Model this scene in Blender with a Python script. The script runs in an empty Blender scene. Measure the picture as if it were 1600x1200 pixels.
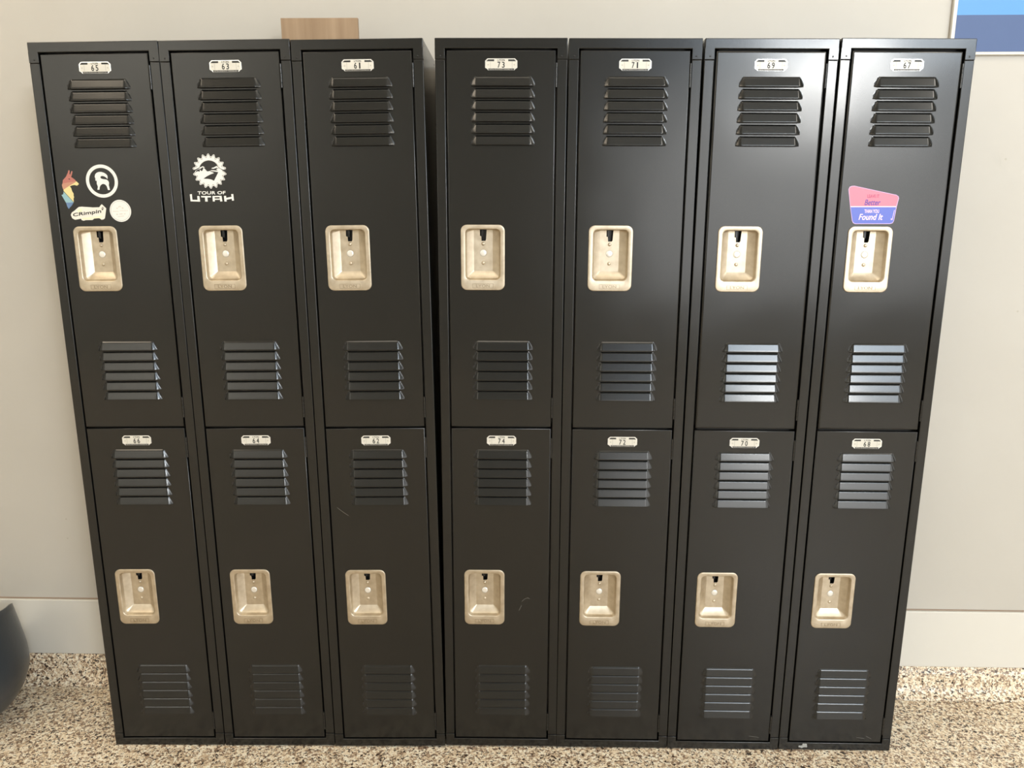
import bpy, bmesh, math
from mathutils import Vector, Matrix
from mathutils.geometry import tessellate_polygon
C = bpy.context.scene.collection
MM = 0.001
STK = {'llama':[['red',[[-93.2,1536.9],[-91.2,1542.0],[-89.4,1543.1],[-87.9,1541.6],[-89.5,1534.0],[-87.7,1532.8],[-84.1,1540.3],[-82.3,1541.1],[-81.6,1539.0],[-84.2,1531.2],[-86.3,1527.5],[-78.4,1521.5],[-75.3,1517.2],[-97.7,1514.2],[-108.8,1512.2],[-107.0,1520.2],[-98.4,1528.2]]],['orange',[[-108.8,1512.2],[-97.7,1514.2],[-75.3,1517.2],[-78.5,1514.0],[-93.7,1506.5],[-108.1,1498.2],[-109.5,1500.2],[-110.9,1509.1]]],['yellow',[[-75.3,1517.2],[-71.8,1514.2],[-69.4,1510.7],[-74.4,1507.0],[-80.9,1508.7],[-86.8,1507.7],[-92.1,1505.6],[-89.3,1501.6],[-88.0,1494.3],[-85.0,1488.6],[-85.7,1483.8],[-84.7,1480.6],[-86.5,1477.4],[-87.2,1468.8],[-108.5,1495.4],[-108.1,1498.2],[-93.7,1506.5],[-78.5,1514.0]]],['teal',[[-108.7,1493.7],[-87.6,1468.1],[-106.1,1467.9],[-114.7,1485.7],[-110.3,1487.3]]],['blue',[[-106.1,1467.9],[-87.6,1468.1],[-92.7,1461.2],[-101.3,1453.2],[-104.0,1458.1]]],['dark',[[-94.1,1523.3],[-91.2,1523.7],[-88.0,1522.1],[-91.5,1521.3]]]],'llamabase':[[-93.8,1537.2],[-91.6,1542.4],[-89.3,1543.9],[-87.2,1541.9],[-88.6,1534.9],[-87.6,1534.4],[-84.3,1541.2],[-81.9,1542.0],[-80.7,1539.0],[-83.6,1531.2],[-85.5,1527.8],[-77.8,1522.2],[-71.2,1514.9],[-68.1,1510.3],[-74.4,1505.9],[-81.0,1507.6],[-87.0,1506.7],[-90.5,1505.1],[-88.3,1501.6],[-87.0,1494.6],[-84.0,1489.0],[-84.6,1483.8],[-83.7,1480.6],[-85.5,1477.3],[-86.3,1467.6],[-91.9,1460.4],[-101.2,1451.9],[-105.0,1457.8],[-116.1,1485.8],[-110.7,1488.6],[-109.9,1500.2],[-111.9,1509.1],[-109.7,1512.3],[-107.9,1520.7],[-99.0,1528.8]],'ringcen':[-13.4,1516.8],'ringpts':[[-51.4,1520.4],[24.7,1512.4],[-11.9,1555.1],[-14.3,1477.9],[-43.6,1519.5],[17.0,1513.2],[-12.0,1547.1],[-14.2,1485.8]],'goat':[[-29.7,1527.4],[-27.7,1532.9],[-23.2,1536.7],[-18.1,1538.1],[-11.8,1538.0],[-5.9,1535.9],[-1.3,1532.7],[1.2,1529.1],[1.3,1525.0],[0.3,1521.4],[-2.6,1525.2],[-6.3,1527.6],[-10.5,1528.8],[-14.6,1528.3],[-16.2,1525.8],[-14.9,1523.2],[-10.9,1521.6],[-5.9,1521.0],[-0.9,1519.9],[1.9,1517.1],[3.3,1513.1],[2.0,1507.3],[3.0,1501.4],[3.7,1496.4],[-1.0,1495.9],[-2.4,1501.4],[-3.6,1505.5],[-6.2,1508.7],[-9.7,1510.3],[-13.4,1510.2],[-17.5,1507.5],[-20.3,1502.7],[-21.6,1497.0],[-26.6,1497.2],[-24.6,1504.1],[-26.4,1510.5],[-25.9,1516.9],[-24.8,1520.9],[-27.3,1516.9],[-29.0,1519.4],[-28.3,1522.6]],'crimp':[[-98.3,1439.3],[-94.7,1445.0],[-88.4,1448.5],[-81.8,1453.8],[-76.3,1457.5],[-69.6,1458.1],[-42.9,1456.1],[-26.9,1456.3],[-23.6,1460.5],[-20.2,1463.4],[-10.5,1453.5],[-13.6,1440.9],[-16.5,1430.3],[-20.3,1427.4],[-25.3,1427.1],[-28.2,1429.6],[-30.8,1430.6],[-42.7,1429.8],[-46.8,1426.5],[-63.3,1426.4],[-68.5,1425.1],[-73.1,1426.5],[-74.4,1429.8],[-89.3,1427.5],[-95.6,1431.1]],'crimptxt':[[-93.7,1432.7],[-20.9,1440.9],[-92.5,1442.5],[-19.5,1452.3]],'crimppad':[[[-71.1,1431.7],[-47.3,1433.4],[-48.0,1428.2],[-71.6,1427.6]],[[-45.6,1433.4],[-23.4,1436.1],[-24.0,1431.2],[-46.1,1429.8]],[[-80.6,1450.5],[-70.0,1454.5],[-69.3,1446.3],[-79.6,1444.8]]],'crimpico':[[-18.9,1457.5],[-16.0,1453.9],[-18.8,1449.9],[-21.8,1453.2]],'roundcen':[23.2,1447.3],'roundpts':[[-2.3,1451.3],[48.8,1443.5],[24.5,1473.4],[23.6,1420.9]],'roundrows':[[[4.7,1447.5],[18.7,1447.6],[18.4,1445.0],[5.0,1444.8]],[[21.2,1448.5],[41.9,1449.1],[41.9,1446.5],[21.2,1445.8]],[[12.1,1440.3],[16.6,1440.6],[16.3,1437.9],[12.1,1437.7]],[[19.4,1440.8],[27.7,1441.3],[27.7,1439.0],[19.4,1438.5]],[[30.3,1440.7],[34.9,1441.3],[34.8,1439.5],[30.4,1439.0]],[[15.4,1434.7],[30.7,1435.7],[30.8,1434.2],[15.5,1433.2]],[[14.0,1454.7],[17.7,1455.0],[17.3,1452.0],[14.0,1451.8]],[[19.9,1458.2],[22.4,1459.3],[25.3,1458.1],[26.6,1453.4],[24.5,1456.4],[22.1,1457.0],[19.3,1453.5]],[[27.4,1455.2],[30.5,1455.7],[31.3,1452.2],[27.6,1451.9]]],'gearpts':[[-98.1,1538.3],[-18.0,1537.4],[-57.5,1578.3],[-59.1,1497.4],[-58.0,1537.9]],'sky':[[-80.7,1547.3],[-78.3,1552.8],[-72.7,1558.2],[-66.0,1561.7],[-58.3,1563.1],[-50.8,1561.8],[-44.1,1558.4],[-39.5,1553.5],[-36.2,1547.1],[-40.5,1549.6],[-47.1,1546.3],[-51.0,1545.7],[-54.4,1543.3],[-61.3,1543.4],[-63.3,1542.6],[-67.5,1545.9],[-72.9,1549.6],[-78.8,1547.3]],'gapL':[[-98.4,1542.3],[-94.0,1541.3],[-88.0,1543.7],[-80.7,1546.9],[-79.6,1545.7],[-86.9,1541.9],[-92.3,1538.9],[-98.4,1534.7],[-101.3,1538.4]],'gapR':[[-36.3,1546.7],[-29.6,1542.7],[-24.1,1540.5],[-18.3,1541.7],[-16.0,1538.0],[-21.4,1535.0],[-26.2,1538.7],[-32.1,1543.1],[-37.6,1545.4]],'mtL':[[-90.4,1538.9],[-85.7,1541.9],[-79.1,1543.6],[-73.7,1547.2],[-72.0,1544.8],[-75.1,1539.3],[-77.1,1538.1],[-80.6,1541.8],[-81.7,1536.9],[-86.0,1538.2],[-90.2,1536.4]],'mtM':[[-71.9,1546.6],[-66.7,1541.0],[-64.3,1539.2],[-55.4,1539.3],[-47.4,1543.2],[-40.2,1545.6],[-37.2,1543.1],[-42.3,1542.6],[-38.2,1538.9],[-54.0,1540.3],[-56.7,1538.5],[-61.9,1537.3],[-64.4,1537.9],[-68.0,1539.8],[-71.5,1544.1]],'road':[[-74.3,1520.7],[-65.4,1526.3],[-56.2,1530.5],[-47.6,1533.5],[-50.6,1535.3],[-56.8,1537.2],[-55.4,1538.5],[-37.3,1535.4],[-42.5,1526.7],[-49.2,1515.7],[-55.9,1518.9],[-63.5,1520.2]],'tourtxt':[[-91.7,1484.2],[-25.1,1484.4],[-91.0,1491.3],[-24.5,1491.3]],'utah':[[[-110.2,1485.0],[-105.0,1485.6],[-105.0,1472.5],[-92.8,1472.0],[-92.6,1481.1],[-87.5,1481.0],[-86.8,1467.8],[-109.8,1468.9]],[[-83.7,1481.0],[-60.0,1480.7],[-59.6,1477.6],[-68.6,1477.5],[-68.6,1467.8],[-74.6,1467.9],[-74.5,1477.5],[-83.3,1477.9]],[[-56.2,1480.7],[-34.4,1481.0],[-33.3,1468.0],[-38.7,1467.7],[-38.8,1471.8],[-47.4,1471.7],[-51.5,1471.6],[-51.3,1467.9],[-56.4,1467.9]],[[-28.7,1480.4],[-23.5,1480.7],[-23.4,1476.0],[-10.3,1478.3],[-11.0,1484.5],[-5.9,1484.7],[-5.3,1469.6],[-10.4,1469.3],[-10.3,1474.0],[-23.3,1471.6],[-23.1,1467.5],[-28.5,1467.6]]],'utahhole':[[[-51.3,1477.9],[-39.4,1477.9],[-39.4,1474.7],[-51.2,1474.5]]],'pink':[[-96.8,1456.9],[-104.4,1496.1],[-102.3,1501.1],[-98.5,1503.1],[-91.8,1503.6],[7.4,1483.7],[12.2,1480.5],[13.4,1476.6],[10.2,1457.7]],'navy':[[-96.8,1456.9],[10.2,1457.7],[7.5,1425.7],[5.2,1420.7],[-0.8,1418.8],[-81.1,1418.2],[-86.4,1420.1],[-89.2,1425.0]],'lbase':[[-97.9,1456.9],[-105.5,1496.1],[-103.5,1502.2],[-99.2,1504.2],[-92.0,1504.7],[7.8,1484.8],[13.3,1481.3],[14.8,1476.7],[11.7,1457.7],[8.7,1425.2],[6.3,1419.6],[-0.2,1417.4],[-81.6,1416.9],[-87.2,1418.9],[-90.5,1424.8]],'t1':[[-59.4,1477.2],[-31.3,1477.4],[-60.2,1484.7],[-32.1,1484.9]],'t2':[[-65.0,1460.1],[-27.3,1460.4],[-66.3,1472.8],[-28.6,1473.1]],'t3':[[-62.6,1442.4],[-28.8,1442.7],[-63.5,1450.5],[-29.6,1450.8]],'t4':[[-75.1,1426.3],[-18.0,1426.7],[-76.5,1439.8],[-19.5,1440.2]],'t5':[[3.4,1426.8],[7.1,1450.1],[-2.3,1427.9],[0.3,1450.1]],'divl':[[-96.9,1458.0],[10.4,1458.8],[10.5,1456.6],[-96.5,1455.8]]}

# ------------------------------------------------------------------ materials
def new_mat(name):
    m = bpy.data.materials.new(name); m.use_nodes = True
    nt = m.node_tree; b = nt.nodes['Principled BSDF']
    return m, nt, b
def pm(name, col, rough=0.5, metal=0.0, spec=0.5, bump=None, coat=0.0):
    m, nt, b = new_mat(name)
    b.inputs['Base Color'].default_value = (*col, 1)
    b.inputs['Roughness'].default_value = rough
    b.inputs['Metallic'].default_value = metal
    b.inputs['Specular IOR Level'].default_value = spec
    b.inputs['Coat Weight'].default_value = coat
    if bump:
        tc = nt.nodes.new('ShaderNodeTexCoord'); prev = None
        for sc, dist, det in bump:
            n = nt.nodes.new('ShaderNodeTexNoise'); n.inputs['Scale'].default_value = sc
            n.inputs['Detail'].default_value = det
            nt.links.new(tc.outputs['Object'], n.inputs['Vector'])
            bp = nt.nodes.new('ShaderNodeBump'); bp.inputs['Distance'].default_value = dist
            bp.inputs['Strength'].default_value = 1.0
            nt.links.new(n.outputs['Fac'], bp.inputs['Height'])
            if prev: nt.links.new(prev.outputs['Normal'], bp.inputs['Normal'])
            prev = bp
        nt.links.new(prev.outputs['Normal'], b.inputs['Normal'])
    return m
BLACK = pm('black_enamel', (0.0066, 0.0068, 0.0061), 0.21, 0, 0.52, bump=[(420, 0.00003, 1), (7, 0.0011, 0)])
BLACKIN = pm('black_enamel_inside', (0.010, 0.010, 0.010), 0.45)
METAL = None
def metal_mat():
    m, nt, b = new_mat('brushed_nickel')
    b.inputs['Metallic'].default_value = 1.0
    tc = nt.nodes.new('ShaderNodeTexCoord')
    n = nt.nodes.new('ShaderNodeTexNoise'); n.inputs['Scale'].default_value = 60; n.inputs['Detail'].default_value = 6
    nt.links.new(tc.outputs['Object'], n.inputs['Vector'])
    r = nt.nodes.new('ShaderNodeValToRGB')
    r.color_ramp.elements[0].position = .3; r.color_ramp.elements[0].color = (.50, .43, .33, 1)
    r.color_ramp.elements[1].position = .7; r.color_ramp.elements[1].color = (.63, .56, .45, 1)
    nt.links.new(n.outputs['Fac'], r.inputs['Fac']); nt.links.new(r.outputs['Color'], b.inputs['Base Color'])
    mr = nt.nodes.new('ShaderNodeMapRange'); mr.inputs['To Min'].default_value = .36; mr.inputs['To Max'].default_value = .52
    nt.links.new(n.outputs['Fac'], mr.inputs['Value']); nt.links.new(mr.outputs['Result'], b.inputs['Roughness'])
    return m
METAL = metal_mat()
METALD = pm('stamped_metal', (.36, .30, .22), .45, 1.0)
RIVET = pm('steel_rivet', (.85, .83, .78), .35, .6)
SLOT = pm('latch_black', (.006, .006, .007), .3)
PLATEW = pm('plate_white', (.60, .575, .51), .35, 0, .5)
PLATEE = pm('plate_edge', (.88, .88, .85), .2, .5)
INK = pm('ink_black', (.015, .015, .014), .5)
INKG_SHADE = pm('ink_and_shade_grey', (.35, .33, .29), .5)
WHITE = pm('vinyl_white', (.74, .735, .70), .4)
CREAM = pm('vinyl_cream', (.74, .71, .63), .4)
SC = dict(red=pm('vinyl_red', (.42, .15, .12), .45), orange=pm('vinyl_orange', (.48, .24, .16), .45),
          yellow=pm('vinyl_yellow', (.70, .60, .28), .45), teal=pm('vinyl_teal', (.25, .42, .46), .45),
          blue=pm('vinyl_blue', (.11, .19, .34), .45), dark=INK)
PINK = pm('vinyl_pink', (.90, .17, .25), .35); NAVY = pm('vinyl_navy', (.08, .12, .52), .35)
LILAC = pm('vinyl_lilac', (.58, .38, .66), .35); MAROON = pm('vinyl_maroon', (.25, .03, .12), .4); PURP = pm('vinyl_purple', (.09, .04, .28), .4)
PALEP = pm('vinyl_pale_pink', (.88, .62, .80), .4); PALEY = pm('vinyl_pale_yellow', (.80, .74, .52), .5)
SCRATCH = pm('scratch_grey', (.16, .155, .14), .5); CHIP = pm('chip_grey', (.33, .34, .33), .6)
GREYP = pm('grey_plastic', (.040, .045, .050), .28, 0, .5, bump=[(90, .0003, 3)])
TRIMW = pm('trim_white', (.65, .625, .565), .38, bump=[(3, .002, 1)])
PBLUE = pm('panel_blue', (.047, .09, .225), .5); PSKY = pm('panel_sky_blue', (.068, .265, .62), .45)
CEILW = pm('ceiling_white', (.60, .59, .55), .8); ROOMW = pm('room_wall', (.52, .51, .47), .8); DARKW=pm('room_wall_dark', (.16,.145,.125),.8)
LAMPM = pm('lamp_housing', (.7, .7, .7), .5)

def wall_mat():
    m, nt, b = new_mat('wall_paint')
    tc = nt.nodes.new('ShaderNodeTexCoord')
    n = nt.nodes.new('ShaderNodeTexNoise'); n.inputs['Scale'].default_value = 2.2; n.inputs['Detail'].default_value = 4
    nt.links.new(tc.outputs['Object'], n.inputs['Vector'])
    r = nt.nodes.new('ShaderNodeValToRGB')
    r.color_ramp.elements[0].position = .3; r.color_ramp.elements[0].color = (.475, .448, .398, 1)
    r.color_ramp.elements[1].position = .75; r.color_ramp.elements[1].color = (.505, .478, .428, 1)
    nt.links.new(n.outputs['Fac'], r.inputs['Fac'])
    # small dark specks
    v = nt.nodes.new('ShaderNodeTexVoronoi'); v.inputs['Scale'].default_value = 9
    nt.links.new(tc.outputs['Object'], v.inputs['Vector'])
    lt = nt.nodes.new('ShaderNodeMath'); lt.operation = 'LESS_THAN'; lt.inputs[1].default_value = .028
    nt.links.new(v.outputs['Distance'], lt.inputs[0])
    mx = nt.nodes.new('ShaderNodeMixRGB'); mx.inputs['Color2'].default_value = (.42, .39, .33, 1)
    nt.links.new(lt.outputs[0], mx.inputs['Fac']); nt.links.new(r.outputs['Color'], mx.inputs['Color1'])
    nt.links.new(mx.outputs['Color'], b.inputs['Base Color'])
    b.inputs['Roughness'].default_value = .5
    n2 = nt.nodes.new('ShaderNodeTexNoise'); n2.inputs['Scale'].default_value = 5
    nt.links.new(tc.outputs['Object'], n2.inputs['Vector'])
    bp = nt.nodes.new('ShaderNodeBump'); bp.inputs['Distance'].default_value = .003
    nt.links.new(n2.outputs['Fac'], bp.inputs['Height']); nt.links.new(bp.outputs['Normal'], b.inputs['Normal'])
    return m
WALL = wall_mat()

def floor_mat():
    m, nt, b = new_mat('epoxy_flake')
    tc = nt.nodes.new('ShaderNodeTexCoord')
    nz = nt.nodes.new('ShaderNodeTexNoise'); nz.inputs['Scale'].default_value = 160; nz.inputs['Detail'].default_value = 2
    nt.links.new(tc.outputs['Object'], nz.inputs['Vector'])
    add = nt.nodes.new('ShaderNodeMixRGB'); add.blend_type = 'LINEAR_LIGHT'; add.inputs['Fac'].default_value = .008
    nt.links.new(tc.outputs['Object'], add.inputs['Color1']); nt.links.new(nz.outputs['Color'], add.inputs['Color2'])
    v = nt.nodes.new('ShaderNodeTexVoronoi'); v.inputs['Scale'].default_value = 210
    nt.links.new(add.outputs['Color'], v.inputs['Vector'])
    sp = nt.nodes.new('ShaderNodeSeparateColor'); nt.links.new(v.outputs['Color'], sp.inputs['Color'])
    r = nt.nodes.new('ShaderNodeValToRGB'); cr = r.color_ramp; cr.interpolation = 'CONSTANT'
    cr.elements[0].position = 0; cr.elements[0].color = (.035, .022, .014, 1)
    cr.elements[1].position = .12; cr.elements[1].color = (.22, .14, .09, 1)
    for p, c in ((.25, (.40, .28, .18)), (.38, (.66, .51, .34)), (.55, (.84, .70, .51)), (.76, (.93, .85, .69))):
        e = cr.elements.new(p); e.color = (*c, 1)
    nt.links.new(sp.outputs['Red'], r.inputs['Fac'])
    nt.links.new(r.outputs['Color'], b.inputs['Base Color'])
    b.inputs['Roughness'].default_value = .38
    bp = nt.nodes.new('ShaderNodeBump'); bp.inputs['Distance'].default_value = .0012
    nt.links.new(sp.outputs['Green'], bp.inputs['Height']); nt.links.new(bp.outputs['Normal'], b.inputs['Normal'])
    return m
FLOOR = floor_mat()

def wood_mat():
    m, nt, b = new_mat('birch_plywood')
    tc = nt.nodes.new('ShaderNodeTexCoord'); mp = nt.nodes.new('ShaderNodeMapping')
    mp.inputs['Scale'].default_value = (45, 20, 3)
    nt.links.new(tc.outputs['Object'], mp.inputs['Vector'])
    n = nt.nodes.new('ShaderNodeTexNoise'); n.inputs['Scale'].default_value = 1; n.inputs['Detail'].default_value = 5
    nt.links.new(mp.outputs['Vector'], n.inputs['Vector'])
    r = nt.nodes.new('ShaderNodeValToRGB')
    r.color_ramp.elements[0].position = .3; r.color_ramp.elements[0].color = (.27, .175, .10, 1)
    r.color_ramp.elements[1].position = .7; r.color_ramp.elements[1].color = (.38, .265, .165, 1)
    nt.links.new(n.outputs['Fac'], r.inputs['Fac']); nt.links.new(r.outputs['Color'], b.inputs['Base Color'])
    b.inputs['Roughness'].default_value = .55
    return m
WOOD = wood_mat()

# ------------------------------------------------------------------ mesh helpers
class MB:
    """collects geometry (metres) with material slots and smooth flags"""
    def __init__(s): s.v = []; s.f = []; s.m = []; s.s = []; s.mats = []
    def slot(s, mat):
        if mat not in s.mats: s.mats.append(mat)
        return s.mats.index(mat)
    def add(s, verts, faces, mat, smooth=False):
        o = len(s.v); s.v += [tuple(v) for v in verts]; k = s.slot(mat)
        for f in faces: s.f.append(tuple(i + o for i in f)); s.m.append(k); s.s.append(smooth)
    def box(s, a, b, mat, bev=0.0, seg=2):
        bm = bmesh.new(); bmesh.ops.create_cube(bm, size=1)
        for v in bm.verts:
            v.co = Vector([a[i] + (b[i] - a[i]) * (v.co[i] + .5) for i in range(3)])
        if bev: bmesh.ops.bevel(bm, geom=bm.edges[:], offset=bev, segments=seg, profile=.5, affect='EDGES')
        bm.normal_update(); s.bm(bm, mat, bev > 0); bm.free()
    def bm(s, bm, mat, smooth=False, M=None):
        bm.verts.index_update()
        big = max((f.calc_area() for f in bm.faces), default=0)
        vs = [(M @ v.co if M else v.co) for v in bm.verts]
        o = len(s.v); s.v += [tuple(v) for v in vs]; k = s.slot(mat)
        for f in bm.faces:
            s.f.append(tuple(v.index + o for v in f.verts)); s.m.append(k); s.s.append(smooth and max(abs(c) for c in f.normal) < .999)
    def poly(s, pts, y, mat, thick=0.0):
        """flat polygon in the x-z plane at depth y (points in metres), facing -y"""
        P = [Vector((p[0], y, p[1])) for p in pts]
        tris = tessellate_polygon([P]); vs = [tuple(p) for p in P]; fs = []
        for t in tris:
            a, b_, c = (P[i] for i in t)
            n = (b_ - a).cross(c - a)
            fs.append(tuple(t) if n.y < 0 else tuple(reversed(t)))
        s.add(vs, fs, mat)
        if thick:
            n = len(P); vs2 = [tuple(p) for p in P] + [(p.x, y + thick, p.z) for p in P]
            s.add(vs2, [(i, (i + 1) % n, (i + 1) % n + n, i + n) for i in range(n)], mat)
    def disc(s, cx, cz, r, y, mat, dome=0.0, n=16, rz=None):
        rz = rz or r
        if dome:
            rings = [(1, 0), (.92, .45), (.7, .8), (.35, .97)]
            vs = []; fs = []
            for k, (q, h) in enumerate(rings):
                vs += [(cx + r * q * math.cos(2 * math.pi * i / n), y - dome * h, cz + rz * q * math.sin(2 * math.pi * i / n)) for i in range(n)]
            vs.append((cx, y - dome, cz))
            for k in range(3):
                fs += [(k * n + i, k * n + (i + 1) % n, (k + 1) * n + (i + 1) % n, (k + 1) * n + i) for i in range(n)]
            fs += [(3 * n + i, 3 * n + (i + 1) % n, 4 * n) for i in range(n)]
            s.add(vs, fs, mat, True)
        else:
            s.poly([(cx + r * math.cos(2 * math.pi * i / n), cz + rz * math.sin(2 * math.pi * i / n)) for i in range(n)], y, mat)
    def ring(s, cx, cz, r0, r1, y, mat, n=64, sz=1.0, thick=0):
        vs = []
        for r in (r0, r1): vs += [(cx + r * math.cos(2 * math.pi * i / n), y, cz + sz * r * math.sin(2 * math.pi * i / n)) for i in range(n)]
        s.add(vs, [(i, (i + 1) % n, (i + 1) % n + n, i + n) for i in range(n)], mat)
    def shift(s, c):
        s.v = [(v[0] - c[0], v[1] - c[1], v[2] - c[2]) for v in s.v]; return s
    def mesh(s, name):
        me = bpy.data.meshes.new(name); me.from_pydata(s.v, [], s.f)
        for m in s.mats: me.materials.append(m)
        me.polygons.foreach_set('material_index', s.m); me.polygons.foreach_set('use_smooth', s.s)
        me.update()
        return me
    def build(s, name, parent=None, fix=True):
        me = s.mesh(name)
        o = bpy.data.objects.new(name, me); C.objects.link(o)
        if parent: o.parent = parent
        return o

def text_geo(string, shear=0.0):
    cu = bpy.data.curves.new('t', 'FONT'); cu.body = string; cu.shear = shear; cu.resolution_u = 3
    ob = bpy.data.objects.new('t', cu); C.objects.link(ob)
    bpy.context.view_layer.update()
    dg = bpy.context.evaluated_depsgraph_get()
    me = bpy.data.meshes.new_from_object(ob.evaluated_get(dg))
    vs = [v.co.copy() for v in me.vertices]; fs = [tuple(p.vertices) for p in me.polygons]
    bpy.data.objects.remove(ob); bpy.data.curves.remove(cu); bpy.data.meshes.remove(me)
    x0 = min(v.x for v in vs); x1 = max(v.x for v in vs); y0 = min(v.y for v in vs); y1 = max(v.y for v in vs)
    return [((v.x - x0) / (x1 - x0), (v.y - y0) / (y1 - y0)) for v in vs], fs
def put_text(mb, string, quad, y, mat, shear=0.0, bold=0.0):
    """quad: bl, br, tl, tr corners (x, z) in metres; the text's bounds fill it"""
    uv, fs = text_geo(string, shear); bl, br, tl, tr = [Vector(q) for q in quad]
    offs = [(0, 0)] if not bold else [(0, 0), (bold, 0), (0, bold), (bold, bold)]
    for k, (ox, oz) in enumerate(offs):
        vs = []
        for u, v in uv:
            p = (bl * (1 - u) + br * u) * (1 - v) + (tl * (1 - u) + tr * u) * v
            vs.append((p.x + ox, y - k * 0.000004, p.y + oz))
        out = []
        for f in fs:
            a, b_, c = (Vector(vs[i]) for i in f[:3])
            out.append(f if (b_ - a).cross(c - a).y < 0 else tuple(reversed(f)))
        mb.add(vs, out, mat)
def rquad(x0, z0, x1, z1): return [(x0, z0), (x1, z0), (x0, z1), (x1, z1)]

def tag(o, label=None, cat=None, group=None, kind=None):
    if label: o['label'] = label
    if cat: o['category'] = cat
    if group: o['group'] = group
    if kind: o['kind'] = kind
    return o

# ------------------------------------------------------------------ locker geometry (mm, local: x across, y into the wall, z up)
HT = 1828.8
UP = (912.5, 1802.0); LO = (26.0, 907.5); DX = 125.0
HC = -44.0                                # handle centre x
def mm(*a): return tuple(x * MM for x in a)

def rrect(x0, x1, z0, z1, r, n=5):
    pts = []
    for cx, cz, a0 in ((x1 - r, z0 + r, -90), (x1 - r, z1 - r, 0), (x0 + r, z1 - r, 90), (x0 + r, z0 + r, 180)):
        for i in range(n + 1):
            a = math.radians(a0 + 90 * i / n); pts.append((cx + r * math.cos(a), cz + r * math.sin(a)))
    return pts

def body_mesh():
    mb = MB(); D = 250
    mb.box(mm(-151.5, 1.5, 1), mm(-150.3, D, HT - 1), BLACK)
    mb.box(mm(150.3, 1.5, 1), mm(151.5, D, HT - 1), BLACK)
    mb.box(mm(-150.3, D - 1.2, 1), mm(150.3, D, HT - 1), BLACK)
    mb.box(mm(-150.3, 1.5, HT - 2.2), mm(150.3, D - 1.2, HT - 1), BLACK)
    mb.box(mm(-150.3, 1.5, 1), mm(150.3, D - 1.2, 2.2), BLACK)
    for z in (909, 70, 905): pass
    mb.box(mm(-150.3, 20, 909), mm(150.3, D - 1.2, 910.2), BLACKIN)
    # rivets along the rear of both side panels
    for z in range(40, 1820, 148):
        for sx in (-1, 1):
            for y in (20, D - 14):
                vs = []; n = 8
                for i in range(n): vs.append(mm(sx * 151.5, y + 2.6 * math.cos(2 * math.pi * i / n), z + 2.6 * math.sin(2 * math.pi * i / n)))
                for i in range(n): vs.append(mm(sx * 152.1, y + 1.7 * math.cos(2 * math.pi * i / n), z + 1.7 * math.sin(2 * math.pi * i / n)))
                fs = [(i, (i + 1) % n, (i + 1) % n + n, i + n) for i in range(n)] + [tuple(range(n, 2 * n))]
                if sx > 0: pass
                else: fs = [tuple(reversed(f)) for f in fs]
                mb.add(vs, fs, BLACK, False)
    return mb

def frame_mesh():
    mb = MB()
    b = .0017
    for sx in (-1, 1):
        a, c = sorted((sx * 129, sx * 152))
        mb.box(mm(a, 0, 36.4), mm(c, 17, 1782.6), BLACK, b, 3)
    # rails with corner tabs
    mb.box(mm(-152, -.9, 1806), mm(152, 17, HT), BLACK, b, 3)
    mb.box(mm(-152, -.9, 0), mm(152, 17, 22), BLACK, b, 3)
    for sx in (-1, 1):
        a, c = sorted((sx * 129, sx * 152))
        mb.box(mm(a, -.9, 1783), mm(c, 16, 1808.5), BLACK, .0009, 2)
        mb.box(mm(a, -.9, 19.5), mm(c, 16, 36), BLACK, .0009, 2)
        mb.disc(sx * 139 * MM, 1790 * MM, 2.0 * MM, -.85 * MM, BLACK, dome=1.1 * MM, n=10)
    # door stops behind the gaps (dark inside)
    for sx in (-1, 1):
        a, c = sorted((sx * 116, sx * 132)); mb.box(mm(a, 17.5, 20), mm(c, 18.5, 1808), BLACKIN)
    mb.box(mm(-130, 17.5, 903), mm(130, 18.5, 917), BLACKIN)
    mb.box(mm(-130, 17.5, 1795), mm(130, 18.5, 1810), BLACKIN)
    mb.box(mm(-130, 17.5, 18), mm(130, 18.5, 34), BLACKIN)
    return mb

VX = (-70.0, 78.0)     # louvre ends
def vents(which):
    """bottom edges of the six louvres of a vent"""
    return {'U1': [1724.5 - 26.1 * i for i in range(6)], 'U2': [1109.0 - 25.2 * i for i in range(6)],
            'L1': [830.0 - 25.1 * i for i in range(6)], 'L2': [224.5 - 25.2 * i for i in range(6)]}[which]

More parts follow.
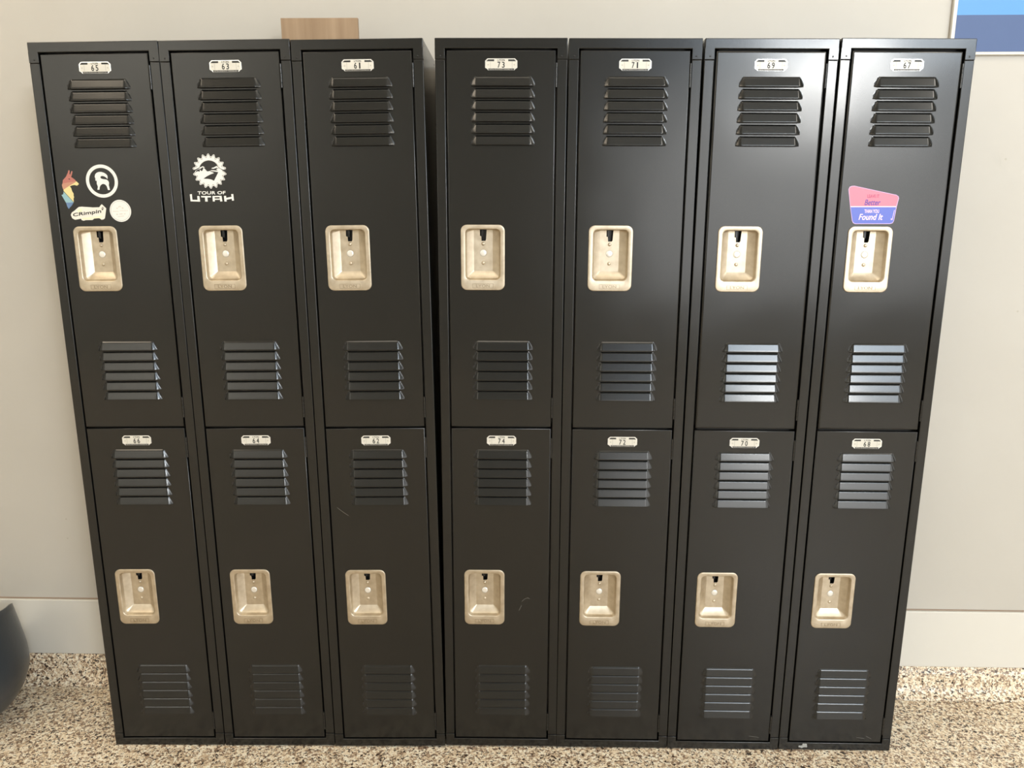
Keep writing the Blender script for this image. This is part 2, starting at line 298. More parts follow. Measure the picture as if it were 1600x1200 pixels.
def door_mesh(which, R=1.6):
    z0, z1 = UP if which == 'U' else LO
    holes = []
    for k in ('1', '2'):
        for zb in vents(which + k): holes.append((VX[0] + 12, VX[1] - 12, zb + .3, zb + 13))
    hz = (1262.5, 1404.5) if which == 'U' else (375, 517)
    holes.append((HC - 46.5, HC + 46.5, hz[0], hz[1]))
    xs = sorted({-DX + R, DX - R} | {h[0] for h in holes} | {h[1] for h in holes})
    zs = sorted({z0 + R, z1 - R} | {h[2] for h in holes} | {h[3] for h in holes})
    mb = MB(); vi = {}; V = []; F = []
    def vid(i, j):
        if (i, j) not in vi: vi[(i, j)] = len(V); V.append(mm(xs[i], 0, zs[j]))
        return vi[(i, j)]
    for i in range(len(xs) - 1):
        for j in range(len(zs) - 1):
            cx = (xs[i] + xs[i + 1]) / 2; cz = (zs[j] + zs[j + 1]) / 2
            if any(h[0] < cx < h[1] and h[2] < cz < h[3] for h in holes): continue
            F.append((vid(i, j), vid(i + 1, j), vid(i + 1, j + 1), vid(i, j + 1)))
    mb.add(V, F, BLACK, False)
    # hole edge returns
    for h in holes:
        a = [(h[0], h[2]), (h[1], h[2]), (h[1], h[3]), (h[0], h[3])]
        vs = [mm(x, 0, z) for x, z in a] + [mm(x, 1.2, z) for x, z in a]
        mb.add(vs, [((i + 1) % 4, i, i + 4, (i + 1) % 4 + 4) for i in range(4)], BLACK)
    # rolled edge and return flange
    rings = []
    for k in range(5):
        t = math.pi / 2 * k / 4
        ins = R * (1 - math.sin(t)); y = R * (1 - math.cos(t))
        rings.append((ins, y))
    rings.append((0, 15.5)); rings.append((11, 15.5))
    vs = []
    for ins, y in rings:
        vs += [mm(-DX + ins, y, z0 + ins), mm(DX - ins, y, z0 + ins), mm(DX - ins, y, z1 - ins), mm(-DX + ins, y, z1 - ins)]
    fs = []
    for k in range(len(rings) - 1):
        for i in range(4):
            j = (i + 1) % 4; fs.append((4 * k + j, 4 * k + i, 4 * k + 4 + i, 4 * k + 4 + j))
    n4 = 16
    mb.add(vs, fs[:n4], BLACK, True); o = len(mb.v) - len(vs)
    for f in fs[n4:]: mb.f.append(tuple(i + o for i in f)); mb.m.append(0); mb.s.append(False)
    return mb

def vent_mesh(bottoms):
    mb = MB(); x0, x1 = VX; H = 22.0; DP = 7.8
    NX = 40; NZ = 10
    us = []
    n = 10
    for i in range(n + 1): us.append(x0 + 15.0 * i / n)
    for i in range(1, 5): us.append(x0 + 15 + (x1 - x0 - 30) * i / 5)
    for i in range(n + 1): us.append(x1 - 15 + 15.0 * i / n)
    ws = [0, .03, .07, .2, .35, .5, .65, .77, .80, .83, .87, .91, .95, 1.0]
    def prof(z_):
        z_ = min(1.0, max(0.0, z_)); d = DP - .277 * H * z_
        if z_ > .80: d = (DP - .277 * H * .80) * (1 - ((z_ - .80) / .20) ** 1.3)
        if z_ < .06: d -= .5 * (1 - z_ / .06) ** 2
        return d
    def endd(d, z_, e):
        xe = 11.0 * max(0.0, z_) ** 1.3; t = min(1.0, max(0.0, (e - xe) / (12.5 - xe)))
        return d * (1 - (1 - t) ** 1.5)
    for zb in bottoms:
        vs = []; fs = []
        for z_ in ws:
            for x in us:
                e = min(x - x0, x1 - x); d = endd(prof(z_), z_, e)
                if e <= 0 or z_ >= 1: d = 0
                vs.append(mm(x, -d - .05, zb + z_ * H))
        w = len(us)
        for j in range(len(ws) - 1):
            for i in range(w - 1):
                fs.append((j * w + i, j * w + i + 1, (j + 1) * w + i + 1, (j + 1) * w + i))
        # small lip turned in along the bottom edge, then the inner side of the blade
        lip = []
        for i, x in enumerate(us):
            d = -vs[i][1] / MM
            lip.append(mm(x, -max(d - 1.0, 0) - .02, zb - .5))
        o = len(vs); vs += lip
        for i in range(w - 1): fs.append((o + i, o + i + 1, i + 1, i))
        mb.add(vs, fs, BLACK, True)
        # inside face
        vs2 = []; fs2 = []
        for k, (z_, off) in enumerate(((-.5 / H, 1.0), (.5, 1.2), (.92, 1.2))):
            for x in us:
                e = min(x - x0, x1 - x)
                d = max(0, endd(prof(z_), z_, e) - off)
                vs2.append(mm(x, -d - .02, zb + z_ * H))
        for j in range(2):
            for i in range(w - 1): fs2.append((j * w + i + 1, j * w + i, (j + 1) * w + i, (j + 1) * w + i + 1))
        mb.add(vs2, fs2, BLACKIN, True)
    return mb

def handle_mesh(cz, flip=False):
    """cz = centre height of the pull's opening; recessed cup with a flange"""
    mb = MB(); cx = HC
    oz0, oz1 = cz - 85.5, cz + 70.5     # outer flange
    n = 6
    L = [  # (x0,x1,z0,z1,r,y)
        (cx - 53, cx + 53, oz0, oz1, 15, -.1),
        (cx - 53, cx + 53, oz0, oz1, 15, -1.6),
        (cx - 52.2, cx + 52.2, oz0 + .8, oz1 - .8, 14.4, -2.4),
        (cx - 51, cx + 51, oz0 + 2, oz1 - 2, 13.6, -2.6),
        (cx - 43.6, cx + 43.6, cz - 62, cz + 62, 12, -2.6),
        (cx - 42.4, cx + 42.4, cz - 60.8, cz + 60.8, 11, -2.2),
        (cx - 41.6, cx + 41.6, cz - 60, cz + 60, 10.4, -.8),
        (cx - 40, cx + 40, cz - 58.2, cz + 59.5, 9.5, 7.4),
        (cx - 38.6, cx + 38.6, cz - 57, cz + 59, 8.5, 9.2),
        (cx - 24.5, cx + 24.5, cz - 41.5, cz + 58.8, 2.2, 19.2),
        (cx - 22.8, cx + 22.8, cz - 39.6, cz + 58.6, 1.2, 20),
    ]
    vs = []; rings = []
    for (a, b, c, d, r, y) in L:
        pts = rrect(a, b, c, d, r, n); rings.append(len(pts)); vs += [mm(x, y, z) for x, z in pts]
    m = rings[0]; fs = []
    for k in range(len(L) - 1):
        for i in range(m):
            j = (i + 1) % m; fs.append((k * m + i, k * m + j, (k + 1) * m + j, (k + 1) * m + i))
    mb.add(vs, fs, METAL, True)
    # back plate of the cup with the latch slot cut out as a dark recess
    s = -1 if flip else 1
    yb = 20
    sx0, sx1 = cx - 8, cx + 7
    zt = cz + 58.6; zsl = cz + 32
    notch = [(cx - 22.8, cz - 39.6), (cx + 22.8, cz - 39.6), (cx + 22.8, zt), (sx1 + 1.5, zt), (sx1, zsl + 3), (sx1 - 2, zsl), (cx - 4, zsl), (cx - 4.5, zsl + 11), (sx0, zsl + 12), (sx0, zt), (cx - 22.8, zt)]
    if flip: notch = [(2 * cx - x, z) for x, z in notch]
    mb.poly([(x * MM, z * MM) for x, z in notch], yb * MM, METAL)
    mb.box(mm(cx - 12, 34, zsl - 3), mm(cx + 12, 36, zt + 6), SLOT)
    for a, b in (((cx - 12, yb + .3, zsl - 3), (cx - 10.5, 34, zt + 6)), ((cx + 10.5, yb + .3, zsl - 3), (cx + 12, 34, zt + 6)), ((cx - 12, yb + .3, zsl - 4), (cx + 12, 34, zsl - 3))):
        mb.box(mm(*a), mm(*b), SLOT)
    mb.box(mm(cx - 3.5 * s - 3, 22, zsl + 9), mm(cx - 3.5 * s + 4, 31, zt + 6), SLOT, .0012)
    # centre rivet on a grey disc painting its shadow ring, and two dimples
    mb.disc(cx * MM, (cz + 3) * MM, 8.6 * MM, 19.85 * MM, INKG_SHADE, n=28)
    mb.disc(cx * MM, (cz + 3) * MM, 7.7 * MM, 19.7 * MM, RIVET, dome=1.1 * MM, n=24)
    for dz in (-21, 25):
        mb.disc(cx * MM, (cz + dz) * MM, 4.3 * MM, 19.9 * MM, METAL, dome=2.6 * MM, n=14)
    # stamped name frame and lettering on the lower flange
    y = -2.62
    for a in ((cx - 25, oz0 + 5.6, cx - 24.2, oz0 + 16), (cx + 24.2, oz0 + 5.6, cx + 25, oz0 + 16), (cx - 25, oz0 + 15.3, cx + 25, oz0 + 16), (cx - 25, oz0 + 5.2, cx + 25, oz0 + 5.9)):
        mb.box(mm(a[0], y - .35, a[1]), mm(a[2], y + .3, a[3]), METALD)
    uv, tf = text_geo('LYON')
    x0, x1, z0, z1 = cx - 16.5, cx + 16.5, oz0 + 7, oz0 + 14.2
    fr = [mm(x0 + (x1 - x0) * u, y - .7, z0 + (z1 - z0) * v) for u, v in uv]
    bk = [mm(x0 + (x1 - x0) * u, y + .3, z0 + (z1 - z0) * v) for u, v in uv]
    out = []; edges = {}
    for f in tf:
        a, b_, c = (Vector(fr[i]) for i in f[:3])
        g = f if (b_ - a).cross(c - a).y < 0 else tuple(reversed(f)); out.append(g)
        for i in range(len(g)):
            e = (g[i], g[(i + 1) % len(g)])
            if (e[1], e[0]) in edges: del edges[(e[1], e[0])]
            else: edges[e] = 1
    N = len(fr); out += [(b_, a, a + N, b_ + N) for a, b_ in edges]
    mb.add(fr + bk, out, METALD)
    return mb

def hinge_mesh(zc, L=53):
    mb = MB(); n = 8; parts = 5; h = L / parts
    x = 127.2
    for k in range(parts):
        za = zc - L / 2 + k * h + .35; zb = za + h - .7
        vs = []
        for z in (za, zb):
            for i in range(n): vs.append(mm(x + 2.7 * math.cos(2 * math.pi * i / n), .6 + 2.7 * math.sin(2 * math.pi * i / n), z))
        mb.add(vs, [(i, (i + 1) % n, (i + 1) % n + n, i + n) for i in range(n)], BLACK, True)
        mb.add(vs, [tuple(reversed(range(n))), tuple(range(n, 2 * n))], BLACK)
    mb.box(mm(125.2, 1.6, zc - L / 2), mm(129, 3, zc + L / 2), BLACKIN)
    return mb

def plate_mesh(number, zc, xc=0.0):
    mb = MB(); w, h = 37.0, 12.7
    def O(pts): return [((xc + x) * MM, (zc + z) * MM) for x, z in pts]
    outer = [(-w, -7.5), (-w + 4.5, -10), (-w + 6.5, -h), (w - 6.5, -h), (w - 4.5, -10), (w, -7.5), (w, 7.5), (w - 5.5, h), (-w + 5.5, h), (-w, 7.5)]
    mb.poly(O(outer), -1.1 * MM, PLATEE, 1.1 * MM)
    inner = [(-w + 1.6, -7), (-w + 4.6, -9.4), (w - 4.6, -9.4), (w - 1.6, -7), (w - 1.6, 7), (w - 6, h - 1.6), (-w + 6, h - 1.6), (-w + 1.6, 7)]
    mb.poly(O(inner), -1.22 * MM, PLATEW)
    y = -1.3 * MM
    mb.poly(O([(-w + 2.8, 6.6), (-16, 6.6), (-16, 10.6), (-w + 7, 10.6)]), y, INK)
    mb.poly(O([(w - 2.8, 6.6), (w - 7, 10.6), (16, 10.6), (16, 6.6)]), y, INK)
    put_text(mb, 'LYON', [((xc + a) * MM, (zc + b) * MM) for a, b in rquad(-8, 6.7, 8, 10.9)], y, INK, bold=.00022)
    # number
    put_text(mb, number[0], [((xc + a) * MM, (zc + b) * MM) for a, b in rquad(-8.4, -7.6, -2.4, 5.0)], y, INK, bold=.0005)
    one = number[1] == '1'
    put_text(mb, number[1], [((xc + a) * MM, (zc + b) * MM) for a, b in rquad(3.0 if one else 1.6, -7.6, 6.0 if one else 7.6, 5.0)], y, INK, bold=.0005)
    for sx in (-1, 1):
        mb.poly(O([(sx * 25 - .35, -8.5), (sx * 25 + .35, -8.5), (sx * 25 + .35, 6.2), (sx * 25 - .35, 6.2)]), y, INKG_SHADE)
        mb.ring((xc + sx * 30) * MM, (zc - 1) * MM, .8 * MM, 1.6 * MM, y, INKG_SHADE, n=12)
    mb.poly(O([(-w + 7.5, -h + .3), (w - 7.5, -h + .3), (w - 7.5, -9.1), (-w + 7.5, -9.1)]), y, INK)
    put_text(mb, 'METAL PRODUCTS  AURORA, ILL.', [((xc + a) * MM, (zc + b) * MM) for a, b in rquad(-w + 10, -h + .8, w - 10, -10.1)], y - .0001, PLATEW)
    return mb

def scratch_mesh(strokes, wd=.7, mat=SCRATCH):
    mb = MB()
    for pts in strokes:
        for (a, b) in zip(pts[:-1], pts[1:]):
            a = Vector(a); b = Vector(b); d = (b - a).normalized(); nrm = Vector((-d.y, d.x)) * wd / 2
            mb.poly([tuple((p) * MM) for p in (a - nrm, b - nrm, b + nrm, a + nrm)], -.06 * MM, mat)
    return mb

# shared meshes
M_body = body_mesh().mesh('cabinet_body'); M_frame = frame_mesh().mesh('face_frame')
M_doorU = door_mesh('U').mesh('upper_door'); M_doorL = door_mesh('L').mesh('lower_door'); M_doorR = door_mesh('U', 4.2).mesh('upper_door_rolled')
M_vent = {k: vent_mesh(vents(k)).mesh('louvered_vent') for k in ('U1', 'U2', 'L1', 'L2')}
ZU, ZL = 1341.0, 453.0
M_hand = {('U', 0): handle_mesh(ZU).mesh('recessed_handle'), ('L', 0): handle_mesh(ZL).mesh('recessed_handle')}
M_hinge = {'U': [hinge_mesh(1749).mesh('hinge'), hinge_mesh(962).mesh('hinge')], 'L': [hinge_mesh(857).mesh('hinge'), hinge_mesh(76).mesh('hinge')]}

def link(name, me, parent):
    o = bpy.data.objects.new(name, me); C.objects.link(o)
    if parent is not None: o.parent = parent
    return o

# position (x, y, z) and tilt (rx, ry, rz) of every column of lockers, left to right
COLS = [[-0.7704, -0.00184, -0.00182, -0.00461, -0.01113, -0.00016], [-0.46405, -0.00195, 0.00037, -0.00272, -0.01151, -4e-05], [-0.15829, -0.00222, 0.00137, -0.00219, -0.01127, -0.00017], [0.14846, 0.00181, 0.00212, 0.00147, 0.0022, -0.0], [0.45274, 0.00153, 0.0005, 0.00204, 0.00368, 0.00014], [0.7582, 0.00136, -0.00101, 0.0028, 0.00554, -3e-05], [1.06435, 0.00132, -0.00154, 0.00309, 0.00659, 0.00021]]
NUM = [('65', '66'), ('63', '64'), ('61', '62'), ('73', '74'), ('71', '72'), ('69', '70'), ('67', '68')]
LAB = ['black two-door steel locker numbered 65 over 66, leftmost, stickers on its upper door',
       'black two-door steel locker numbered 63 over 64, white gear sticker on its upper door',
       'black two-door steel locker numbered 61 over 62, rightmost of the left bank',
       'black two-door steel locker numbered 73 over 74, just right of the gap between banks',
       'black two-door steel locker numbered 71 over 72, between lockers 73 and 69',
       'black two-door steel locker numbered 69 over 70, between lockers 71 and 67',
       'black two-door steel locker numbered 67 over 68, rightmost, pink and blue sticker on it']
LM = []
for c in range(7):
    x, y, z, rx, ry, rz = COLS[c]
    Mx = Matrix.Translation((x, y, z)) @ (Matrix.Rotation(rz, 4, 'Z') @ Matrix.Rotation(ry, 4, 'Y') @ Matrix.Rotation(rx, 4, 'X'))
    LM.append(Mx)
    root = bpy.data.objects.new('locker', None); C.objects.link(root); root.matrix_world = Mx
    root.empty_display_size = .1
    tag(root, LAB[c], 'locker', 'two-tier lockers along the wall')
    link('cabinet_body', M_body, root); link('face_frame', M_frame, root)
    for w, k in (('U', 0), ('L', 1)):
        d = link('door', M_doorL if w == 'L' else M_doorR if c > 4 else M_doorU, root)
        for q in ('1', '2'): link('louvered_vent', M_vent[w + q], d)
        h = link('recessed_handle', M_hand[(w, 0)], d); h['label'] = 'nickel-coloured recessed cup handle with a central rivet'
        p = plate_mesh(NUM[c][k], 1771.7 if w == 'U' else 876.2, 0.3 if w == 'U' else 1.0).build('number_plate', d)
        p['label'] = 'small white number plate reading ' + NUM[c][k]
        for hm in M_hinge[w]: link('hinge', hm, d)
        st = None
        if (c, w) == (2, 'L'): st = [[(-107.9, 696.8), (-93.6, 684.5), (-79.2, 674)], [(-66, 98.3), (-36, 96.6)]]
        if (c, w) == (3, 'L'): st = [[(55, 434), (62, 441), (71, 444.5)], [(71, 444.5), (76, 441)], [(54.3, 422.5), (47.6, 407.7)]]
        if (c, w) == (5, 'L'): st = [[(70, 41), (92, 38), (98, 36)]]
        if (c, w) == (6, 'L'): st = [[(58, 40), (80, 37)], [(84, 44), (99, 36)]]
        for stroke in st or []:
            s = scratch_mesh([stroke]).build('scratch', d); s['label'] = 'thin pale scratch in the black paint'
    if c == 6:
        mb = MB()
        for dx, dz, r in ((-4, -3, 4.5), (2, 0, 5), (6, 3, 4.2), (0, 4, 3.2), (-10, -2, 3.2), (8, -2, 3)):
            mb.disc((-85 + dx) * MM, (12 + dz) * MM, r * MM, -.95 * MM, CHIP, dome=.5 * MM, n=9)
        o = mb.build('chipped_patch', root); o['label'] = 'pale grey chipped patch on the bottom rail'

# ------------------------------------------------------------------ stickers
def sticker(name, col, mb, centre, label, cat='sticker'):
    mb.shift((centre[0] * MM, 0, centre[1] * MM))
    o = mb.build(name); o.matrix_world = LM[col] @ Matrix.Translation((centre[0] * MM, -.0002, centre[1] * MM))
    tag(o, label, cat, 'stickers on the upper doors')
    return o
def P(l): return [(x * MM, z * MM) for x, z in l]
mb = MB(); mb.poly(P(STK['llamabase']), -.0001, WHITE if False else SC['red'], 0)
mb = MB()
for cname, pts in STK['llama']: mb.poly(P(pts), -.0003 if cname != 'dark' else -.0004, SC[cname], .0002 if cname != 'dark' else 0)
sticker('llama_sticker', 0, mb, (-85, 1495), 'small faceted llama head sticker in red, yellow and blue beside the white ring sticker')
rc = STK['ringcen']; mb = MB()
mb.ring(rc[0] * MM, rc[1] * MM, 30.6 * MM, 38.3 * MM, -.0003, WHITE, n=72)
mb.poly(P(STK['goat']), -.0003, WHITE)
sticker('goat_ring_sticker', 0, mb, rc, 'round white ring sticker with a horned goat inside, top of the sticker cluster')
mb = MB(); mb.poly(P(STK['crimp']), -.0002, CREAM, .0002)
for q in STK['crimppad']: mb.poly(P(q), -.00025, PALEY)
q = P(STK['crimptxt']); put_text(mb, "CRimpin'", q, -.0003, INK, bold=.0007)
for a in STK['crimpico'],:
    mb.poly(P(a), -.00032, INK)
    ccx = sum(p[0] for p in a) / 4; ccz = sum(p[1] for p in a) / 4
    mb.poly(P([(ccx + (p[0] - ccx) * .45, ccz + (p[1] - ccz) * .45) for p in a]), -.00036, CREAM)
sticker('lettered_sticker', 0, mb, (-55, 1443), 'white die-cut sticker with slanting black lettering just above the cup handle')
rc = STK['roundcen']; mb = MB()
mb.disc(rc[0] * MM, rc[1] * MM, 25.8 * MM, -.0002, WHITE, n=56)
mb.ring(rc[0] * MM, rc[1] * MM, 22.6 * MM, 23.3 * MM, -.00025, INKG_SHADE, n=56)
FAINT = pm('ink_faint', (.60, .56, .49), .5)
for i, a in enumerate(STK['roundrows']):
    if i < 2:      # rows of faint tiny lettering, drawn as short strokes
        (x0, z0), (x1, _), (_, z1) = a[0], a[1], a[2]
        k = 6
        for j in range(k):
            xa = x0 + (x1 - x0) * (j + .15) / k; xb = x0 + (x1 - x0) * (j + .8) / k
            mb.poly(P([(xa, z0), (xb, z0), (xb, z1), (xa, z1)]), -.00025, FAINT)
    else: mb.poly(P(a), -.00025, FAINT)
sticker('round_white_sticker', 0, mb, rc, 'plain round off-white sticker with faint grey print, right of the lettered sticker')
# gear sticker
gc = STK['gearpts'][4]; mb = MB(); T = 18
def gear(ro, ri, n=T * 16):
    pts = []
    for i in range(n):
        a = 2 * math.pi * i / n; ph = (a * T / (2 * math.pi) + .5) % 1.0
        t = .5 - .5 * math.cos(2 * math.pi * ph); t = t ** 1.05
        r = ri + (ro - ri) * t; pts.append(((gc[0] + r * math.sin(a)) * MM, (gc[1] + r * math.cos(a)) * MM))
    return pts
mb.poly(gear(40.3, 34.0), -.0002, WHITE, .0002)
go = gear(38.6, 31.9); gi = gear(37.5, 30.8); n = len(go)
mb.add([(p[0], -.00026, p[1]) for p in go] + [(p[0], -.00026, p[1]) for p in gi], [(i, (i + 1) % n, (i + 1) % n + n, i + n) for i in range(n)], INK)
m0 = MB()
for k in ('sky', 'gapL', 'gapR', 'mtL', 'mtM', 'road'): mb.poly(P(STK[k]), -.0003, INK)
nA = 40; cxs, czs = gc[0] * MM, (gc[1] - 1) * MM
vs = []
for r in (25.2 * MM, 25.9 * MM):
    for i in range(nA + 1):
        a = math.radians(20 + 140 * i / nA); vs.append((cxs + r * math.cos(a), -.00031, czs + r * math.sin(a)))
mb.add(vs, [(i, i + 1, i + 2 + nA, i + 1 + nA) for i in range(nA)], INKG_SHADE)
put_text(mb, 'TOUR OF', P(STK['tourtxt']), -.0003, WHITE, bold=.0005)
for i, q in enumerate(STK['utah']): mb.poly(P(q), -.0003 - i * .00001, WHITE)
mb.poly(P(STK['utahhole'][0]), -.0004, INK)
sticker('gear_sticker', 1, mb, (-58, 1520), 'white toothed gear sticker with mountains and a road over slanted white lettering')
mb = MB()
mb.poly(P(STK['lbase']), -.0002, LILAC, .0002)
mb.poly(P(STK['pink']), -.00024, PINK); mb.poly(P(STK['navy']), -.00024, NAVY); mb.poly(P(STK['divl']), -.00027, PALEP)
put_text(mb, 'LEAVE IT', P(STK['t1']), -.0003, MAROON, bold=.0003)
put_text(mb, 'Better', P(STK['t2']), -.0003, PURP, shear=.35, bold=.0009)
put_text(mb, 'THAN YOU', P(STK['t3']), -.0003, PALEP, bold=.0003)
put_text(mb, 'Found It', P(STK['t4']), -.0003, PALEP, shear=.35, bold=.0006)
q = STK['t5']; mb.poly(P([q[0], (q[0][0] + 1.2, q[0][1]), (q[1][0] + .4, q[1][1]), (q[1][0] - .6, q[1][1])]), -.0003, PALEP)
mb.ring((q[0][0] - 1.2) * MM, (q[0][1] + 1.8) * MM, .9 * MM, 1.8 * MM, -.0003, PALEP, n=16)
xs = [p[0] for p in STK['lbase']]; zs = [p[1] for p in STK['lbase']]
sticker('slogan_sticker', 6, mb, ((min(xs) + max(xs)) / 2, (min(zs) + max(zs)) / 2), 'four-sided sticker, pink above and blue below, with a lettered slogan')

# ------------------------------------------------------------------ the room
WY, WR = .293, -.0135
def on_wall(o): o.location = (0, WY, 0); o.rotation_euler = (0, 0, WR); return o
def wp(x): return x / math.cos(WR)
ZF = -.003
mb = MB(); mb.box((-5.0, -6.2, ZF - .1), (5.2, .60, ZF), FLOOR); tag(mb.build('floor'), kind='structure')
mb = MB(); mb.box((-5.2, .0, ZF - .1), (5.4, .12, 4.4), WALL)
o = on_wall(mb.build('wall_back')); tag(o, kind='structure')
# baseboard: white board above a flaked cove
mb = MB(); mb.box((-4.9, -.011, .092), (5.1, .002, .2745), TRIMW, .002, 2); o = on_wall(mb.build('baseboard_back')); tag(o, kind='structure')
mb = MB(); prof = [(0, ZF), (-.045, ZF + .0005), (-.036, .003), (-.026, .008), (-.018, .017), (-.013, .03), (-.0105, .05), (-.0095, .0915), (0, .0915)]
vs = [(x, y, z) for x in (-4.9, 5.1) for y, z in prof]; n = len(prof)
mb.add(vs, [(i + 1, i, i + n, i + 1 + n) for i in range(n - 1)], FLOOR, True); o = on_wall(mb.build('trim_1')); tag(o, kind='structure')
mb = MB(); mb.box((-4.9, -.0035, .2745), (5.1, .001, .2778), pm('caulk', (.30, .22, .16), .6), .001, 1); o = on_wall(mb.build('trim_2')); tag(o, kind='structure')
# framed blue panel at the upper right
root = bpy.data.objects.new('wall_panel', None); C.objects.link(root); on_wall(root)
ct = bpy.data.objects
tag(root, 'two-tone blue panel in a thin white frame on the wall above the rightmost locker', 'wall panel')
X0, Z0 = 1.318, 1.853
mb = MB()
mb.box((X0, -.006, Z0), (2.7, 0, 1.9425), PBLUE); o = mb.build('dark_blue_band', root); o['label'] = 'dusty blue lower band'
mb = MB()
mb.box((X0, -.006, 1.9425), (2.7, 0, 2.75), PSKY); o = mb.build('sky_blue_field', root); o['label'] = 'bright sky blue upper field'
mb = MB()
mb.box((X0 - .011, -.010, Z0 - .008), (X0, 0, 2.76), TRIMW, .002); mb.box((X0, -.010, Z0 - .008), (2.71, 0, Z0), TRIMW, .002)
mb.box((X0, -.010, 2.75), (2.71, 0, 2.76), TRIMW, .002); mb.box((2.70, -.010, Z0), (2.71, 0, 2.75), TRIMW, .002)
mb.build('frame', root)
# scuffs on the wall
mb = MB()
SCUFF = pm('scuff_grey', (.50, .48, .43), .6)
def wscuff(mb, pts, wd):
    for a, b in zip(pts[:-1], pts[1:]):
        a = Vector(a); b = Vector(b); d = (b - a).normalized(); nr = Vector((-d.y, d.x)) * wd / 2
        mb.poly([tuple(a - nr), tuple(b - nr), tuple(b + nr), tuple(a + nr)], -.0003, SCUFF)
wscuff(mb, [(1.474, 1.598), (1.480, 1.585), (1.482, 1.572), (1.4805, 1.563)], .0016)
wscuff(mb, [(1.462, 1.59), (1.467, 1.582), (1.474, 1.574)], .0009)
wscuff(mb, [(1.517, 1.531), (1.521, 1.523), (1.5255, 1.521), (1.524, 1.513)], .0013)
for x, z, r in ((1.409, 1.327, .0016), (1.411, 1.321, .0014), (1.4275, 1.837, .0022), (1.469, 1.831, .0018), (-1.07, .232, .0025), (-1.03, .178, .002)):
    mb.disc(x, z, r, -.0004 if z > .3 else -.0115, SCUFF, n=8)
o = on_wall(mb.build('trim_3')); tag(o, kind='structure')
# rest of the room, behind and beside the camera
mb = MB(); mb.box((-5.0, -6.2, 4.3), (5.2, .6, 4.4), CEILW); tag(mb.build('ceiling'), kind='structure')
mb = MB(); mb.box((-5.1, -6.2, ZF), (-5.0, .6, 4.3), ROOMW); tag(mb.build('wall_left'), kind='structure')
mb = MB(); mb.box((5.2, -6.2, ZF), (5.3, -4.6, 4.3), ROOMW); mb.box((5.2, -.8, ZF), (5.3, .6, 4.3), ROOMW)
mb.box((5.2, -4.6, 2.6), (5.3, -.8, 4.3), ROOMW); mb.box((5.2, -4.6, ZF), (5.3, -.8, .2), ROOMW); tag(mb.build('wall_right'), kind='structure')
mb = MB()
WX0, WX1, WZ0, WZ1 = 1.2, 5.05, .6, 4.2
mb.box((-5.0, -6.3, ZF), (WX0, -6.2, 4.3), ROOMW); mb.box((WX1, -6.3, ZF), (5.2, -6.2, 4.3), ROOMW)
mb.box((WX0, -6.3, ZF), (WX1, -6.2, WZ0), ROOMW); mb.box((WX0, -6.3, WZ1), (WX1, -6.2, 4.3), ROOMW)
tag(mb.build('wall_front'), kind='structure')

# plywood board standing on top of the lockers
mb = MB(); mb.box((-.0965, -.006, 0), (.0965, .006, .089), WOOD, .0006, 1)
o = mb.build('plywood_board'); 
o.matrix_world = LM[1] @ Matrix.Translation((.178, .19, 1.8283)) @ Matrix.Rotation(math.radians(.6), 4, 'Y') @ Matrix.Rotation(math.radians(3), 4, 'X')
tag(o, 'pale plywood board standing on top of the left bank against the wall', 'board')

# grey tub at the left edge
def tub():
    mb = MB(); n = 72
    prof = [(.040, 0), (.070, .005), (.105, .020), (.137, .048), (.163, .088), (.179, .135), (.180, .165), (.177, .20), (.170, .245), (.160, .30), (.152, .34)]
    def rad(z):
        for (r0, z0), (r1, z1) in zip(prof[:-1], prof[1:]):
            if z <= z1: return r0 + (r1 - r0) * (z - z0) / (z1 - z0)
        return prof[-1][0]
    rows = 22; vs = []; fs = []
    def rim(a): 
        t = (math.degrees(a) + 180) % 360 - 180
        keys = [(-180, .17), (-130, .25), (-90, .345), (-45, .350), (-12, .336), (0, .325), (6, .315), (20, .25), (50, .15), (120, .13), (180, .17)]
        for (t0, h0), (t1, h1) in zip(keys[:-1], keys[1:]):
            if t <= t1:
                u = (t - t0) / (t1 - t0); return h0 + (h1 - h0) * u
        return .20
    for k in range(rows + 1):
        for i in range(n):
            a = 2 * math.pi * i / n; z = rim(a) * (k / rows) ** 1.25; r = rad(z)
            vs.append((r * math.cos(a), r * math.sin(a), z))
    for k in range(rows, -1, -1):
        for i in range(n):
            a = 2 * math.pi * i / n; z = max(rim(a) * (k / rows) ** 1.25, .006); r = rad(z) - .005
            vs.append((r * math.cos(a), r * math.sin(a), z))
    R = 2 * (rows + 1)
    for k in range(R - 1):
        for i in range(n):
            j = (i + 1) % n; fs.append((k * n + i, k * n + j, (k + 1) * n + j, (k + 1) * n + i))
    mb.add(vs, fs, GREYP, True)
    mb.add(vs[:n], [tuple(reversed(range(n)))], GREYP); mb.add(vs[-n:], [tuple(range(n))], GREYP)
    return mb
o = tub().build('planter'); o.location = (-1.419, .095, ZF); o.rotation_euler = (0, 0, math.radians(37))
tag(o, 'dark blue-grey glossy rounded planter standing on the speckled floor at the left edge', 'planter')

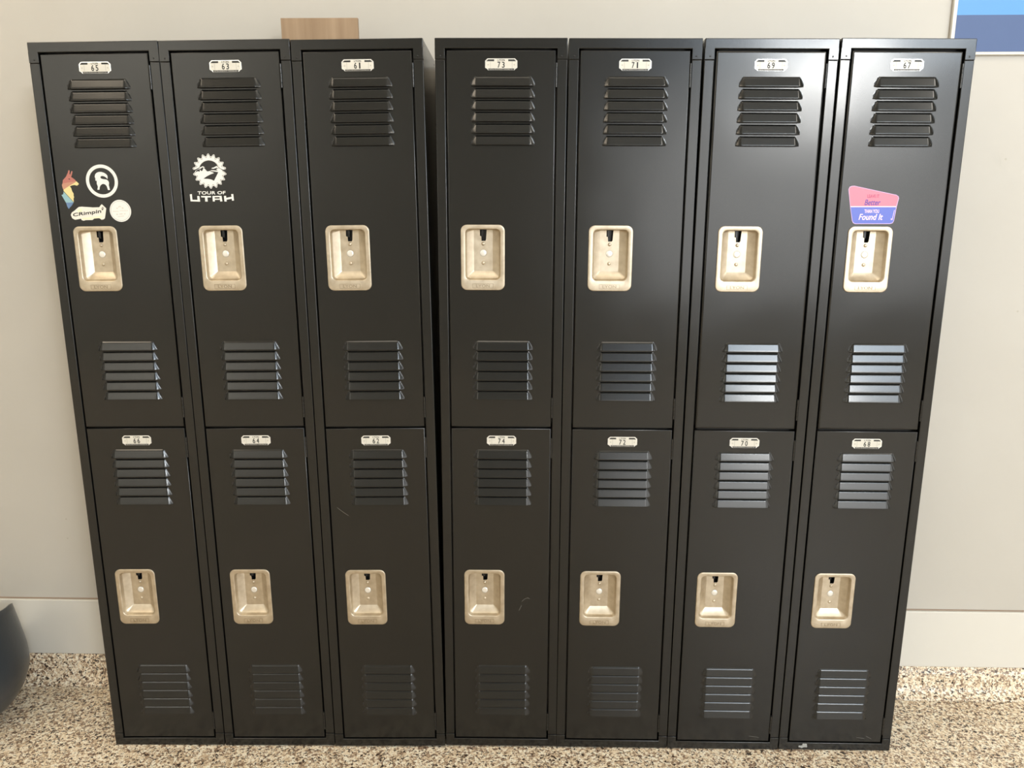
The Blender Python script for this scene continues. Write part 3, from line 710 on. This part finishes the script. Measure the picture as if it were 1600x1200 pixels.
# ------------------------------------------------------------------ lights
def area(name, loc, aim, sx, sy, power, col):
    l = bpy.data.lights.new(name, 'AREA'); l.shape = 'RECTANGLE'; l.size = sx; l.size_y = sy; l.energy = power; l.color = col
    o = bpy.data.objects.new(name, l); C.objects.link(o); o.location = loc
    d = Vector(aim) - Vector(loc); o.rotation_euler = d.to_track_quat('-Z', 'Y').to_euler()
    return o
area('window_daylight', (3.13, -6.15, 1.6), (3.13, 0, 1.6), 3.75, 1.9, 94, (1.0, .985, .94))
area('window_daylight', (3.6, -6.15, 3.65), (3.6, 0, 3.65), 2.8, 1.0, 165, (.70, .85, 1.0))
area('high_lamp', (3.22, -6.1, 2.85), (1.2, 0, 1.6), .7, .22, 110, (1.0, .99, .95))
area('side_daylight', (5.15, -2.7, 1.2), (0, -2.7, .9), 3.7, 1.9, 62, (1.0, .96, .89))
area('ceiling_lamp_and_fill', (3.2, -1.9, 3.5), (1.0, -.6, .4), 1.0, .5, 27, (1.0, .93, .82))
area('ceiling_lamp_and_fill', (-2.6, -1.1, 3.7), (-2.2, -.9, 0), 2.4, .6, 42, (1.0, .85, .66))
area('ceiling_lamp_and_fill', (.2, -1.1, 3.7), (.2, -.9, 0), 2.4, .6, 24, (1.0, .90, .74))
area('ceiling_lamp_and_fill', (-3.6, -4.9, 3.8), (-3.8, -6.2, 1.6), 1.4, .9, 200, (1.0, .97, .92))  # added wall wash, brightens the front-left wall that the left doors reflect


w = bpy.data.worlds.new('world'); bpy.context.scene.world = w; w.use_nodes = True
w.node_tree.nodes['Background'].inputs['Color'].default_value = (.75, .85, 1, 1)
w.node_tree.nodes['Background'].inputs['Strength'].default_value = .6

# ------------------------------------------------------------------ camera
cam = bpy.data.cameras.new('camera'); co = bpy.data.objects.new('camera', cam); C.objects.link(co)
cam.sensor_width = 36; cam.lens = 1202.0 / 1600 * 36; cam.clip_start = .02
co.matrix_world = Matrix([[0.9999165, -0.003284, 0.0125015, 0.2018482], [0.0129087, 0.2041277, -0.9788592, -1.8775299], [0.0006627, 0.9789388, 0.2041531, 1.416349], [0.0, 0.0, 0.0, 1.0]])
sc = bpy.context.scene; sc.camera = co
sc.view_settings.view_transform = 'Standard'; sc.view_settings.look = 'None'
sc.view_settings.exposure = -0.08; sc.view_settings.gamma = 1; sc.view_settings.use_curve_mapping = False
